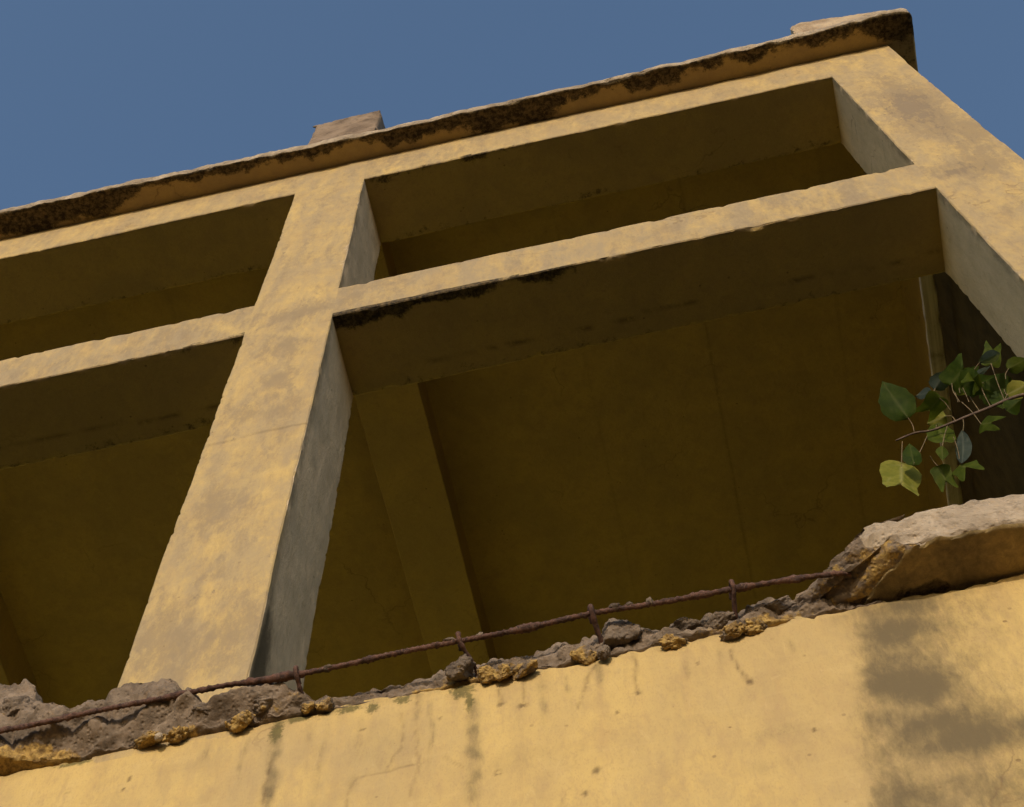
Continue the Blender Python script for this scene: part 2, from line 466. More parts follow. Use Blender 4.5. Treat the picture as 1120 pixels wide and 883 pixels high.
# --- roof slab with its projecting eave
EAVE = [(-4.62, -.125), (-1.362, -.125), (-.444, -.121), (.317, -.111), (1.046, -.113), (1.7, -.119), (2.212, -.127), (2.69, -.139), (2.8, -.139)]
def lerp(tab, x):
    if x <= tab[0][0]: return tab[0][1]
    for (a, ya), (b, yb) in zip(tab, tab[1:]):
        if x <= b: return ya + (yb - ya) * (x - a) / (b - a)
    return tab[-1][1]
XE = 2.738
def eave_warp(q, u, v, w):
    if q.y < 0.0:
        k = lerp(EAVE, q.x) / -0.125
        q = V((q.x, q.y * k, q.z))
        # sagging, broken lower lip
        lip = sstep(-0.07, -0.12, q.y) * (1 - w)
        q.z -= lip * (0.010 + 0.012 * fbm(q, 7, 2)) 
        out = sstep(-0.09, -0.12, q.y)
        q.y += out * (0.008 * fbm(q, 9, 4) + max(0, n1(q, 4, 6) - .45) * .05)
        q.z += (w) * out * 0.012 * fbm(q, 8, 11)
    # rounded corner in plan
    r = 0.05
    cx, cy = XE - r, -0.135 + r
    if q.x > cx and q.y < cy:
        d = V((q.x - cx, q.y - cy)); m = max(abs(d.x), abs(d.y))
        if d.length > 1e-6:
            d = d.normalized() * m
            q = V((cx + d.x, cy + d.y, q.z))
    return q
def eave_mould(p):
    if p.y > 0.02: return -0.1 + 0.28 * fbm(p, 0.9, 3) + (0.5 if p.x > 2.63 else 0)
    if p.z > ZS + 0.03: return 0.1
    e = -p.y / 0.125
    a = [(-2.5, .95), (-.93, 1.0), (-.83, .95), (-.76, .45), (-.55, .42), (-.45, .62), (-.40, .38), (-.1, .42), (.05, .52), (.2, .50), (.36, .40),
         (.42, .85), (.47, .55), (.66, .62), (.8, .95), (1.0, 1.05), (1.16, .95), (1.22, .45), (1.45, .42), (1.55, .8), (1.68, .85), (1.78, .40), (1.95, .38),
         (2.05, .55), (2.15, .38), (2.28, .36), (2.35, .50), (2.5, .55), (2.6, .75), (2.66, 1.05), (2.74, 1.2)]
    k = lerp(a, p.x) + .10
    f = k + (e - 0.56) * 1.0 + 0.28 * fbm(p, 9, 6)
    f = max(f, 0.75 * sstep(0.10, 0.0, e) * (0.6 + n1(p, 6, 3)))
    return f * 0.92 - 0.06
xs = axis(XL - .004, XE, 0.10, 0.01, (-1.6, 2.75, 0.010))
ys = [-.125, -.119] + [-.119 + .0085 * i for i in range(1, 14)] + [0.0, .02, .05, .09, .14, .2, .3] + [.45 + .15 * i for i in range(28)]
ys = sorted(set(round(y, 4) for y in ys if y < YB)) + [YB]
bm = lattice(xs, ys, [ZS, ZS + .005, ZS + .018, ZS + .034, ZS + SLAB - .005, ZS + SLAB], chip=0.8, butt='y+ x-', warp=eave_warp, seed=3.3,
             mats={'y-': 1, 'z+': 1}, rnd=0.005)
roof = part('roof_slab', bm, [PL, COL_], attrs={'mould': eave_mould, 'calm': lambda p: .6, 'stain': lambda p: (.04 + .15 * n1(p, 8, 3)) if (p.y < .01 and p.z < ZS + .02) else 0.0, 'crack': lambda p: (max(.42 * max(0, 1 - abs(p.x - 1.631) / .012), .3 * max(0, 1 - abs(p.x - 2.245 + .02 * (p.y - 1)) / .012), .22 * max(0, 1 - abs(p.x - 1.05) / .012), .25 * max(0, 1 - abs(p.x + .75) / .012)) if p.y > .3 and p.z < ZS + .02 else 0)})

# --- ceiling beams running back from the columns, timber joist, rear and end walls
def drip_dirt(p): return 0.12 + 0.25 * fbm(p, 1.6, 4)
for x0, x1 in ((X1 + .003, X2 - .004), (-2.305, -2.012)):
    bm = lattice(axis(x0, x1, 0.05), axis(D - .01, YB, 0.06), axis(1.70, ZS + .02, 0.06), chip=.3, butt='y- y+ z+', seed=1.1)
    part('ceiling_beam', bm, PL, attrs={'calm': lambda p: .8})
def joist_warp(q, u, v, w): return V((q.x + 0.004 * (q.y - .8), q.y, q.z))
bm = lattice(axis(2.428, 2.492, .012, .004), axis(D - .004, YB, 0.03), axis(1.0, 1.02, .012, .003), chip=.8, butt='y- y+', warp=joist_warp, seed=8.2, rnd=.003)
part('timber_joist', bm, TI)
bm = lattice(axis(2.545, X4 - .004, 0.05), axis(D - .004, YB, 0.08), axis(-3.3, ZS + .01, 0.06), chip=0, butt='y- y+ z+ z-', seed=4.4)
part('end_wall', bm, PL, attrs={'calm': lambda p: .7, 'dark_brown': lambda p: sstep(1.47, 1.36, p.z)})  # wall turns dark brown towards the bottom
bm = lattice(axis(XL, X4, 0.3), [YB, YB + .2], axis(GZ, ZS + SLAB, 0.3), chip=0, seed=4.4)
part('rear_wall', bm, DK)
bm = lattice(axis(XL, X4 - .08, 0.3), axis(.21, YB - .004, .3), [-3.4, -3.3], chip=0, seed=4.4)
part('floor_slab', bm, DK)

# --- parapet wall below the bays
def seg(p, a, b):
    ax, az = a; bx, bz = b
    dx, dz = bx - ax, bz - az
    t = max(0, min(1, ((p.x - ax) * dx + (p.z - az) * dz) / (dx * dx + dz * dz + 1e-12)))
    return math.hypot(p.x - ax - t * dx, p.z - az - t * dz)
CRACKS = [([(.642, -2.399), (.646, -2.505), (.617, -2.574), (.562, -2.579), (.549, -2.634), (.547, -2.75)], .55),
          ([(.617, -2.574), (.687, -2.568)], .6), ([(.671, -2.466), (.68, -2.566), (.67, -2.66)], .5),
          ([(.73, -2.56), (.767, -2.61)], .5), ([(1.027, -2.363), (1.001, -2.43), (.983, -2.494)], .8),
          ([(1.098, -2.346), (1.102, -2.428), (1.10, -2.479)], .8), ([(1.285, -2.39), (1.287, -2.436), (1.296, -2.48), (1.298, -2.514)], 1.0),
          ([(.834, -2.366), (.833, -2.438)], .9), ([(.671, -2.343), (.671, -2.39)], .8), ([(.39, -2.47), (.385, -2.60)], .8), ([(.884, -2.36), (.881, -2.451)], .7)]
SPOTS = [(.827, -2.645, .009), (1.004, -2.691, .010), (1.056, -2.53, .005), (1.028, -2.587, .005), (1.219, -2.421, .005), (.835, -2.433, .008),
         (.881, -2.451, .012), (.567, -2.426, .006), (1.393, -2.695, .006), (.98, -2.749, .007), (.72, -2.44, .005), (1.302, -2.515, .010), (1.10, -2.48, .007),
         (.10, -2.44, .007), (.095, -2.47, .005), (-.02, -2.445, .004)]
DRIPS = [(.392, -2.34, -2.68, .014, .75), (.783, -2.40, -2.78, .016, .75), (.756, -2.36, -2.47, .009, .5), (.737, -2.34, -2.40, .006, .5), (1.03, -2.35, -2.50, .011, .75),
         (.558, -2.38, -2.66, .012, .38), (.671, -2.35, -2.55, .010, .42), (.46, -2.36, -2.5, .013, .35), (1.012, -2.37, -2.42, .01, .55), (.85, -2.37, -2.43, .012, .3), (.62, -2.36, -2.44, .01, .35), (.25, -2.36, -2.52, .008, .4), (.92, -2.36, -2.60, .010, .4), (1.20, -2.36, -2.55, .008, .4), (.49, -2.36, -2.75, .009, .35), (1.40, -2.40, -2.52, .007, .35), (.33, -2.38, -2.56, .006, .5), (.70, -2.36, -2.62, .007, .5), (.97, -2.38, -2.54, .005, .5), (1.26, -2.38, -2.50, .006, .4), (.04, -2.36, -2.46, .008, .35), (1.14, -2.35, -2.42, .02, .35)]
MOSS = [(.388, -2.375, .016, .045), (.76, -2.36, .03, .03), (.775, -2.40, .010, .04), (.53, -2.345, .03, .018), (.58, -2.36, .015, .02), (.64, -2.35, .02, .018), (.43, -2.345, .035, .015), (-.03, -2.345, .05, .012)]
def wall_stain(p):
    if p.y > .03: return 0.0
    x, z = p.x, p.z
    w = 0.02 * n1(p, 7, 1) + 0.012 * n1(p, 22, 5)
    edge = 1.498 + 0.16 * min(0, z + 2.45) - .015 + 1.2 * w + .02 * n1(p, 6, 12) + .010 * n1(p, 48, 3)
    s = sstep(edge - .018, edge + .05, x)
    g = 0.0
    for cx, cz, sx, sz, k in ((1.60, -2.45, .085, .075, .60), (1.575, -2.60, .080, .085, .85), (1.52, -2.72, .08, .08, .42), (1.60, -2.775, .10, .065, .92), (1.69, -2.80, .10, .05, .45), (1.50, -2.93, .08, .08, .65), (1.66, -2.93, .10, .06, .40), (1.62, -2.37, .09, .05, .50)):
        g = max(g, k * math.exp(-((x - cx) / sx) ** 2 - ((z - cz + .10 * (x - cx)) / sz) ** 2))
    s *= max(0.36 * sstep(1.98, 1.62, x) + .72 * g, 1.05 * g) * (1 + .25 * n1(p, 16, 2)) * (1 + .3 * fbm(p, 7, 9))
    for dx, z0, z1, wd, k in DRIPS:
        if abs(x - dx) < .05 and z1 - .05 < z < z0 + .04:
            wx = dx + .009 * n1((0, 0, z), 12, dx * 9)
            f = math.exp(-((x - wx) / (1.25 * wd * (0.9 + .4 * n1((dx, 0, z), 11)))) ** 2)
            s = max(s, .98 * k * f * sstep(z1 - .03, z1 + .12, z) * sstep(z0 + .03, z0 - .02, z) * (.75 + .5 * n1(p, 30, 2)))
    s = max(s, 0.30 * bump2(p, 1.33, -2.68, .08, .025), 0.22 * bump2(p, 1.30, -2.77, .07, .03), .16 * bump2(p, 1.2, -2.60, .15, .03), .16 * bump2(p, 1.05, -2.40, .05, .03), .2 * bump2(p, 1.42, -2.56, .04, .02), .20 * bump2(p, .85, -2.62, .2, .05), .22 * bump2(p, .60, -2.50, .10, .10), .18 * bump2(p, 1.16, -2.50, .05, .08), .2 * bump2(p, .25, -2.42, .08, .05))
    s = max(s, .44 * sstep(-2.375, -2.335, z + .015 * n1(p, 14, 6)) * (.6 + .6 * n1(p, 9, 3)))
    return s
def wall_crack(p):
    if p.y > .03: return 0.0
    c = 0.0
    q = V((p.x + .004 * n1(p, 40, 1) + .006 * n1(p, 14, 7), 0, p.z + .004 * n1(p, 40, 2)))
    if .3 < p.x < 1.4:
        for pts, k in CRACKS:
            for a, b in zip(pts, pts[1:]):
                d = seg(q, a, b)
                if d < .0052: c = max(c, .85 * k * (1 - d / .0052))
    for sx, sz, r in SPOTS:
        d = math.hypot((q.x - sx), (q.z - sz) * .75)
        if d < r: c = max(c, sstep(r, r * .4, d))
    return c
def wall_moss(p):
    if p.y > .03: return 0.0
    m = 0.0
    for cx, cz, sx, sz in MOSS: m = max(m, .85 * bump2(p, cx, cz, sx, sz))
    return m
def wall_warp(q, u, v, w):
    if q.z > ZW - .06 and q.y < .1:
        t = sstep(ZW - .05, ZW, q.z)
        q = V((q.x, q.y, q.z + t * (.012 * n1(q, 11, 2) + .011 * n1(q, 31, 3) + .008 * n1(q, 70, 5) - .004)))
    return q
xs = axis(XL, X4, 0.12, 0.01, (-.5, 1.95, 0.006))
zs = [GZ - .05, -6, -5.4, -4.8, -4.2, -3.8, -3.5, -3.3, -3.2, -3.1] + [-3.05 + .006 * i for i in range(120)]
zs = [z for z in zs if z < ZW - .004] + [ZW]
bm = lattice(xs, [0, .007, .05, .1, .15, .2], zs, chip=1.0, butt='x- z-', warp=wall_warp, seed=6.1, rnd=.003)
wall = part('parapet_wall', bm, PL, attrs={'stain': wall_stain, 'crack': wall_crack, 'moss': wall_moss, 'worn': lambda p: 0.0, 'calm': lambda p: .45, 'dull': lambda p: .16 + .22 * n1(p, 3, 5)})

# --- what is left of the ledge: lumpy core along the wall top
ST = [(-1.4, -.06, -.09, -2.20), (-.9, -.06, -.07, -2.13), (-.45, -.06, -.06, -2.08), (-.25, -.05, -.055, -2.065), (-.19, -.042, -.055, -2.075), (-.12, -.026, -.055, -2.165), (-.05, -.012, -.055, -2.205),
      (-.01, -.008, -.055, -2.225), (.04, -.010, -.055, -2.19), (.10, -.008, -.055, -2.165), (.15, -.008, -.055, -2.18), (.20, -.010, -.05, -2.235),
      (.24, -.020, -.045, -2.283), (.30, -.008, -.045, -2.270), (.39, -.008, -.045, -2.262), (.43, -.008, -.03, -2.285), (.48, .004, .0, -2.300), (.60, .004, .016, -2.262),
      (.72, .002, .014, -2.252), (.80, .0, .012, -2.264), (.90, .0, .012, -2.258), (.98, .0, .004, -2.250), (1.03, -.002, .002, -2.240), (1.12, -.002, .002, -2.256),
      (1.20, -.002, .002, -2.268), (1.28, -.002, .002, -2.264), (1.37, -.002, -.004, -2.258), (1.45, .006, .0, -2.262), (1.52, .006, .0, -2.25), (1.60, .008, .02, -2.245)]
def stat(x):
    for a, b in zip(ST, ST[1:]):
        if x <= b[0]:
            t = (x - a[0]) / (b[0] - a[0]); t = t * t * (3 - 2 * t)
            return [a[i] + (b[i] - a[i]) * t for i in (1, 2, 3)]
    return list(ST[-1][1:])
def billow(p, s, off):
    return abs(n1(p, s, off)) - 0.22
bm = bmesh.new()
rings = []
NX = 900
for i in range(NX + 1):
    x = -1.4 + 2.99 * i / NX
    yb, yt, zt = stat(x)
    h = zt - ZW
    # section, from back bottom along the underside, up the front, over the top, down the back
    sec = [(.19, ZW - .012), (.10, ZW - .012), (.03, ZW - .010), (min(yb, -.002) * .5, ZW - .006), (yb, ZW + .002), ((yb + yt) / 2 - .006, ZW + h * .25), (yt - .006, ZW + h * .55), (yt - .002, ZW + h * .8),
           (yt + .010, zt), (yt + .04, zt + .004), (.09, zt - .01), (.15, min(zt, -2.22)), (.19, -2.25), (.195, ZW)]
    pts = catmull([(x, a, b) for a, b in sec], 6)[:-1]
    ring = []
    for s, p in enumerate(pts):
        k = s / len(pts)
        big = min(1.0, h / .10)
        fr = 1.0 if 0.26 < k < 0.80 else 0.35
        nrm = V((0, (-.8 if k < .62 else .2), (.15 if k < .5 else .8))).normalized()
        d = (0.032 * billow(p, 10, 3) + 0.021 * billow(p, 22, 1) + 0.015 * billow(p, 50, 6) + .006 * billow(p, 85, 2)) * fr * (0.22 + .85 * big)
        q = p + nrm * d + (noise.noise_vector(p * 17) * .012 * fr + noise.noise_vector(p * 38) * .0035 * fr) * (.45 + .55 * big) + noise.noise_vector(p * 70) * .0018
        ring.append(bm.verts.new(q))
    rings.append(ring)
M = len(rings[0])
for i in range(NX):
    for s in range(M):
        bm.faces.new((rings[i][s], rings[i][(s + 1) % M], rings[i + 1][(s + 1) % M], rings[i + 1][s]))
bm.faces.new(rings[0]); bm.faces.new(list(reversed(rings[-1])))
bmesh.ops.recalc_face_normals(bm, faces=bm.faces)
def core_wash(p):
    s = sstep(ZW + .045, ZW - .004, p.z + .012 * n1(p, 13, 4)) * (.20 + 1.3 * n1(p, 6, 8))
    s *= 1.0 if p.x < .45 else .7
    if p.x < -.08: s = max(s, .9 * sstep(ZW + .04, ZW + .015, p.z))
    return max(0, s)
part('broken_ledge_core', bm, CO, sharp=None, attrs={'wash': core_wash})

# --- the unbroken length of ledge (coping) and its counterpart further left
TOPW = [(1.55, -2.26), (1.602, -2.236), (1.65, -2.224), (1.70, -2.216), (1.75, -2.211), (1.81, -2.206), (1.86, -2.213), (1.92, -2.217), (2.1, -2.21), (2.8, -2.21)]
def cop_warp_r(q, u, v, w):
    # u along the ledge, v front to back, w bottom to top ; the left end is a ragged slanting break
    y, z = q.y, q.z
    xs = 1.548 + 0.125 * max(0.0, min(1.0, -y / 0.112)) - .095 * w - .02 * max(0, y) / .2
    xs -= .065 * 4 * w * (1 - w) * (1 - .5 * max(0.0, min(1.0, -y / 0.112)))
    xs += 0.016 * fbm((0, y, z), 22, 3) + .018 * (abs(n1((0, y, z), 38, 5)) - .2) + .010 * (abs(n1((0, y, z), 85, 8)) - .2)
    x = xs + (q.x - 1.5) / (2.735 - 1.5) * (2.735 - xs)
    if w > .3:
        q.z += (lerp(TOPW, x) + 2.21) * w * (1 - .4 * sstep(0.0, .12, y))
        q.z += w * (.006 * fbm((x, y, z), 14, 2))
    near = sstep(.20, 0.0, x - xs)
    q.y += near * .010 * fbm((x, y, z), 25, 9)
    q.z += (1 - w) * sstep(-.03, -.09, y) * (.005 * fbm((x, 0, 0), 16, 4) + .02 * max(0, n1((x, 0, 0), 6, 1) - .4))
    q.y += sstep(-.05, -.112, y) * .006 * fbm((x, 0, z), 18, 8)
    return V((x, q.y, q.z))
xs = axis(1.5, 2.735, .009, .004)
ys = axis(-.112, .20, .006, .004); zs = axis(ZW + .0, -2.21, .006, .004)
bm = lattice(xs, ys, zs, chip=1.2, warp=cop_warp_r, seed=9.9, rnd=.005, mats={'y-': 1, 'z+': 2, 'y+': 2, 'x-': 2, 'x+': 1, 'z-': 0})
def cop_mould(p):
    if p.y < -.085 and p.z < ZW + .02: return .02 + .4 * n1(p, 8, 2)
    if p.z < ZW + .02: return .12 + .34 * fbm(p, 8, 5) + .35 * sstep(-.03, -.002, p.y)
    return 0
part('ledge', bm, [PL, COL_, CO], attrs={'mould': cop_mould, 'calm': lambda p: .5, 'stain': lambda p: (.55 + .25 * n1(p, 10, 3)) if p.z < ZW + .03 else 0, 'worn': lambda p: .2,  # soffit dirt, painted darker to offset bounce light from the wall
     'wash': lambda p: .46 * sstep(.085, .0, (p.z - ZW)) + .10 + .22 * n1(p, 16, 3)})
def cop_warp_l(q, u, v, w): return V((q.x + .03 * fbm((0, q.y, q.z), 22, 3) * u, q.y, q.z))
bm = lattice(axis(XL, -1.30, .03, .004), axis(-.112, .20, .02, .004), axis(ZW, -2.21, .02, .004), chip=1.2, butt='x-', warp=cop_warp_l, seed=7.9, rnd=.005, mats={'y-': 1, 'z+': 1, 'x+': 2})
part('ledge', bm, [PL, COL_, CO])

# --- exposed reinforcing bar with its ties
RB = [(-1.36, -.06, -2.268), (-.6, -.06, -2.266), (-.272, -.070, -2.283), (-.19, -.070, -2.287), (-.076, -.070, -2.287), (.040, -.067, -2.278), (.159, -.06, -2.268), (.273, -.06, -2.266), (.36, -.06, -2.275), (.445, -.06, -2.280),
      (.539, -.06, -2.279), (.651, -.06, -2.273), (.763, -.06, -2.275), (.893, -.06, -2.277), (1.041, -.06, -2.270), (1.168, -.06, -2.280), (1.314, -.06, -2.284),
      (1.421, -.06, -2.290), (1.517, -.06, -2.302), (1.545, -.052, -2.302)]
path = []
for a, b in zip(RB, RB[1:]):
    L = (V(b) - V(a)).length; n = max(2, int(L / .0028))
    for i in range(n): path.append((V(a), V(b), i / n))
cm = catmull(RB, 40)
# even spacing
dense = [cm[0]]; acc = 0
for p, q in zip(cm, cm[1:]):
    acc += (q - p).length
    if acc > .0027: dense.append(q); acc = 0
def rb_rad(i, f, an):
    p = dense[i]
    s = i * .0027
    rib = .0016 * max(0, math.sin(2 * math.pi * (s / .0105 + an / (2 * math.pi)))) ** 1.5
    scab = max(0, n1(p, 16, 3) - .25) * .010 + max(0, n1((p.x, math.cos(an) * .01, math.sin(an) * .01), 70, 8) - .2) * .006
    return .0049 + rib + scab
bm = bmesh.new(); tube(bm, dense, rb_rad, 12)
rebar = part('reinforcing_bar', bm, RU, sharp=None)
def tie(pts, r=.0042):
    bm = bmesh.new()
    c = catmull(pts, 8)
    tube(bm, c, lambda i, f, an: r * (1 + .35 * n1(c[i], 120, 2)) * (1 + .25 * n1((math.cos(an), math.sin(an), i * .3), 2)), 9)
    o = part('tie_wire', bm, RU, parent=rebar, sharp=None)
    return o
for x, z, dx in ((.435, -2.279, .008), (.768, -2.274, .022), (1.036, -2.269, .008), (1.316, -2.283, -.006)):
    tie([(x - .004, -.030, z + .012), (x - .003, -.050, z + .016), (x, -.069, z + .010), (x + .001, -.074, z), (x + .002, -.066, z - .012), (x + dx * .4, -.045, z - .020), (x + dx, -.010, z - .034), (x + dx, .02, z - .045)],
        .0046 if x != 1.036 else .0055)
def crust(c, r, seed):
    bm = bmesh.new(); bmesh.ops.create_icosphere(bm, subdivisions=3, radius=1)
    for v in bm.verts:
        d = v.co.normalized()
        k = 1 + .55 * n1(d, 1.8, seed) + .3 * n1(d, 4.5, seed + 2)
        v.co = V(c) + V((d.x * r[0], d.y * r[1], d.z * r[2])) * k
    return part('concrete_crust', bm, CHG, parent=rebar, sharp=None)
crust((1.084, -.062, -2.268), (.013, .008, .008), 3); crust((1.112, -.060, -2.270), (.008, .007, .007), 5); crust((1.153, -.062, -2.273), (.007, .008, .010), 9)
crust((.745, -.062, -2.270), (.012, .007, .006), 12); crust((.81, -.061, -2.272), (.008, .007, .006), 15); crust((.50, -.060, -2.279), (.010, .008, .007), 21)

# ------------------------------------------------------------------ loose lumps of concrete on the broken edge
def chunk(c, size, seed, label, cat='rubble lump', wash=0.5, facets=7, rot=None, name='concrete_lump', group='loose lumps along the broken ledge', mat=None, rough=1.0):
    rnd = random.Random(seed)
    bm = bmesh.new()
    bmesh.ops.create_icosphere(bm, subdivisions=5, radius=1)
    planes = []
    for _ in range(facets):
        d = V((rnd.gauss(0, 1), rnd.gauss(0, 1), rnd.gauss(0, 1))).normalized()
        planes.append((d, rnd.uniform(.55, .88)))
    for v in bm.verts:
        p = v.co.copy()
        for d, h in planes:
            k = p.dot(d) - h
            if k > 0: p -= d * k * .93
        s = seed * 1.37
        p *= 1 + rough * (.22 * n1(p, 1.6, s) + .26 * (abs(n1(p, 3.0, s + 1)) - .2) + .09 * (abs(n1(p, 6.5, s + 2)) - .2) + .035 * n1(p, 14, s + 3))
        v.co = V((p.x * size[0], p.y * size[1], p.z * size[2]))
    e = Euler(rot or (rnd.uniform(-.3, .3), rnd.uniform(-.3, .3), rnd.uniform(-.5, .5)))
    bmesh.ops.rotate(bm, verts=bm.verts, matrix=e.to_matrix())
    o = link(name, bm, mat or CHG, None, sharp=None, attrs={
        'wash': lambda p: 0.0 if wash <= 0 else max(0, min(.8, .50 * wash + .45 * (-.75 * p.z - .45 * p.y) / max(size) + .25 * n1(p, 40, seed)))})
    o.location = (c[0], c[1] + .010, c[2])
    o['label'] = label; o['category'] = cat
    if group: o['group'] = group
    return o
chunk((.760, -.030, -2.318), (.032, .028, .030), 11, 'dark blocky concrete lump with an ochre patch, left of the row of yellow lumps', wash=.35, facets=9)
chunk((.812, -.026, -2.345), (.023, .018, .018), 12, 'smooth ochre lump right beside the dark blocky lump on the wall edge', wash=1.0, facets=3)
chunk((.845, -.026, -2.350), (.018, .018, .024), 13, 'upright narrow ochre lump, middle one of the row of three yellow lumps', wash=.85, facets=4)
chunk((.888, -.022, -2.350), (.031, .016, .021), 14, 'wide flat-faced ochre lump, rightmost of the row of three yellow lumps', wash=.95, facets=6)
chunk((1.078, -.018, -2.285), (.046, .034, .042), 15, 'largest dark brown stone on the wall edge, hard against the upright bar tie', 'stone', wash=0.0, facets=11)
chunk((1.008, -.014, -2.335), (.030, .020, .022), 16, 'crumbly yellow lump directly below the tie beside the largest dark stone', wash=.95, facets=4)
chunk((1.046, -.028, -2.352), (.014, .012, .018), 17, 'small grey pebble below the left corner of the largest dark stone', 'pebble', wash=.05, facets=4)
chunk((1.183, -.014, -2.340), (.026, .018, .022), 18, 'knobbly yellow lump under the flat dark stone, right of the largest stone', wash=.9, facets=4, rough=1.5)
chunk((1.212, -.004, -2.292), (.036, .026, .022), 19, 'flat dark grey stone lying on top of the knobbly yellow lump', 'stone', wash=.0, facets=8)
chunk((1.284, -.014, -2.306), (.036, .024, .026), 20, 'dark angular clump wedged under the rightmost bar tie', wash=.05, facets=9)
chunk((1.300, -.020, -2.355), (.026, .018, .018), 21, 'ochre and tan lump below the dark clump of the rightmost tie', wash=.85, facets=5, rough=1.4)
chunk((1.338, -.012, -2.345), (.026, .018, .019), 22, 'pale ochre lump next to the grey slab fragment near the intact ledge', wash=.75, facets=4, rough=1.4)
chunk((1.390, -.010, -2.290), (.050, .028, .016), 23, 'pale grey slab fragment tilted on the wall edge left of the intact ledge', 'slab fragment', wash=.0, facets=9, rot=(.1, -.35, .1))
chunk((.312, -.024, -2.335), (.032, .022, .022), 24, 'rounded ochre lump under the bar at the foot of the middle column', wash=.95, facets=3)
chunk((.372, -.030, -2.305), (.042, .026, .032), 25, 'rough grey lump right of the rounded ochre lump at the column foot', wash=.25, facets=6, rough=1.5)
chunk((.452, -.022, -2.330), (.016, .016, .017), 26, 'left one of two round ochre pebbles under the leftmost tie', 'pebble', wash=.85, facets=2)
chunk((.484, -.022, -2.332), (.018, .016, .018), 27, 'right one of two round ochre pebbles under the leftmost tie', 'pebble', wash=.8, facets=2)
chunk((.118, -.022, -2.335), (.040, .018, .015), 28, 'long flat yellow crust hanging under the grey mass left of the column', 'plaster crust', wash=1.0, facets=4, rough=1.4)
chunk((.185, -.024, -2.338), (.022, .017, .016), 29, 'yellow crust lump at the right end of the long flat crust', 'plaster crust', wash=.95, facets=4, rough=1.3)
chunk((.152, -.036, -2.352), (.008, .008, .009), 30, 'tiny white pebble stuck below the yellow crust', 'pebble', wash=0.0, facets=3, mat=COL_)
chunk((-.175, -.058, -2.190), (.040, .030, .034), 31, 'smooth pinkish grey boulder in the rubble at the far left', 'boulder', wash=.05, facets=3)
chunk((1.530, -.050, -2.268), (.030, .020, .015), 32, 'pale grey fragment lying on the bar where it enters the intact ledge', 'slab fragment', wash=.0, facets=8)
chunk((.235, -.040, -2.300), (.026, .020, .018), 33, 'brown lump between the grey mass and the rounded ochre lump, below the bar', wash=.2, facets=6)

# ------------------------------------------------------------------ remains on the roof edge
def stub_warp(q, u, v, w):
    x = q.x + .02 * w * (1 - u) + .008 * fbm(q, 12, 3)
    return V((x, q.y + .006 * fbm(q, 14, 5), q.z + w * (.012 * fbm((q.x, q.y, 0), 10, 7))))
bm = lattice(axis(.036, .362, .012, .004), axis(-.108, -.012, .012, .004), axis(ZS + SLAB - .012, 2.415, .012, .004), chip=1.6, warp=stub_warp, seed=2.7, rnd=.006)
STUBM = mat_concrete('old_roof_mortar', C(0.12, 0.085, 0.058), C(0.24, 0.175, 0.12), C(0.19, 0.13, 0.08), .6)
o = link('concrete_stub', bm, STUBM, None, attrs={'wash': lambda p: 0})
o['label'] = 'brown concrete stub of a broken parapet standing on the roof edge above the middle column'; o['category'] = 'concrete stub'
TAP = [(2.24, 2.17), (2.26, 2.25), (2.30, 2.285), (2.36, 2.262), (2.50, 2.215), (2.60, 2.17), (2.71, 2.10), (2.73, 2.05)]
def rem_warp(q, u, v, w):
    h = lerp(TAP, q.x) - (ZS + SLAB - .012)
    z = ZS + SLAB - .012 + h * w
    return V((q.x + .008 * fbm(q, 12, 1), q.y + .008 * fbm(q, 14, 5), z + w * .014 * fbm((q.x, q.y, 0), 16, 7)))
bm = lattice(axis(2.245, 2.70, .011, .004), axis(-.112, -.03, .012, .004), [i / 16 for i in range(17)], chip=0, amp=0, warp=rem_warp, seed=1.7, rnd=0)
o = link('parapet_remnant', bm, mat_concrete('pale_roof_mortar', C(0.25, 0.18, 0.115), C(0.42, 0.32, 0.21), C(0.34, 0.24, 0.14), .6), None, attrs={'wash': lambda p: 0})
o['label'] = 'low tapering remnant of pale mortar on the roof edge at the right corner'; o['category'] = 'mortar remnant'

# ------------------------------------------------------------------ sapling twig
tw = bpy.data.objects.new('leafy_sapling', None); col.objects.link(tw)
tw.location = (2.27, .14, -2.20)
tw['label'] = 'thin leafy sapling twig reaching across the bay above the intact ledge'; tw['category'] = 'plant'
TINV = Matrix.Translation((-2.27, -.14, 2.20))
def tpart(name, bm, mat, **kw):
    o = link(name, bm, mat, None, **kw); o.parent = tw; o.matrix_parent_inverse = TINV
    return o
TW = [(1.808, .10, -1.492), (1.858, .10, -1.473), (1.899, .10, -1.477), (1.951, .10, -1.460), (2.006, .10, -1.438), (2.051, .10, -1.422), (2.098, .10, -1.401), (2.151, .10, -1.388),
      (2.215, .105, -1.40), (2.255, .12, -1.50), (2.262, .13, -1.75), (2.27, .14, -2.0), (2.27, .14, -2.22)]
bm = bmesh.new(); c = catmull(TW, 10)
tube(bm, c, lambda i, f, an: 0.0021 + .0045 * f + .0010 * max(0, n1(c[i], 40, 2)), 8)
twig = tpart('stem', bm, STEM, sharp=None)

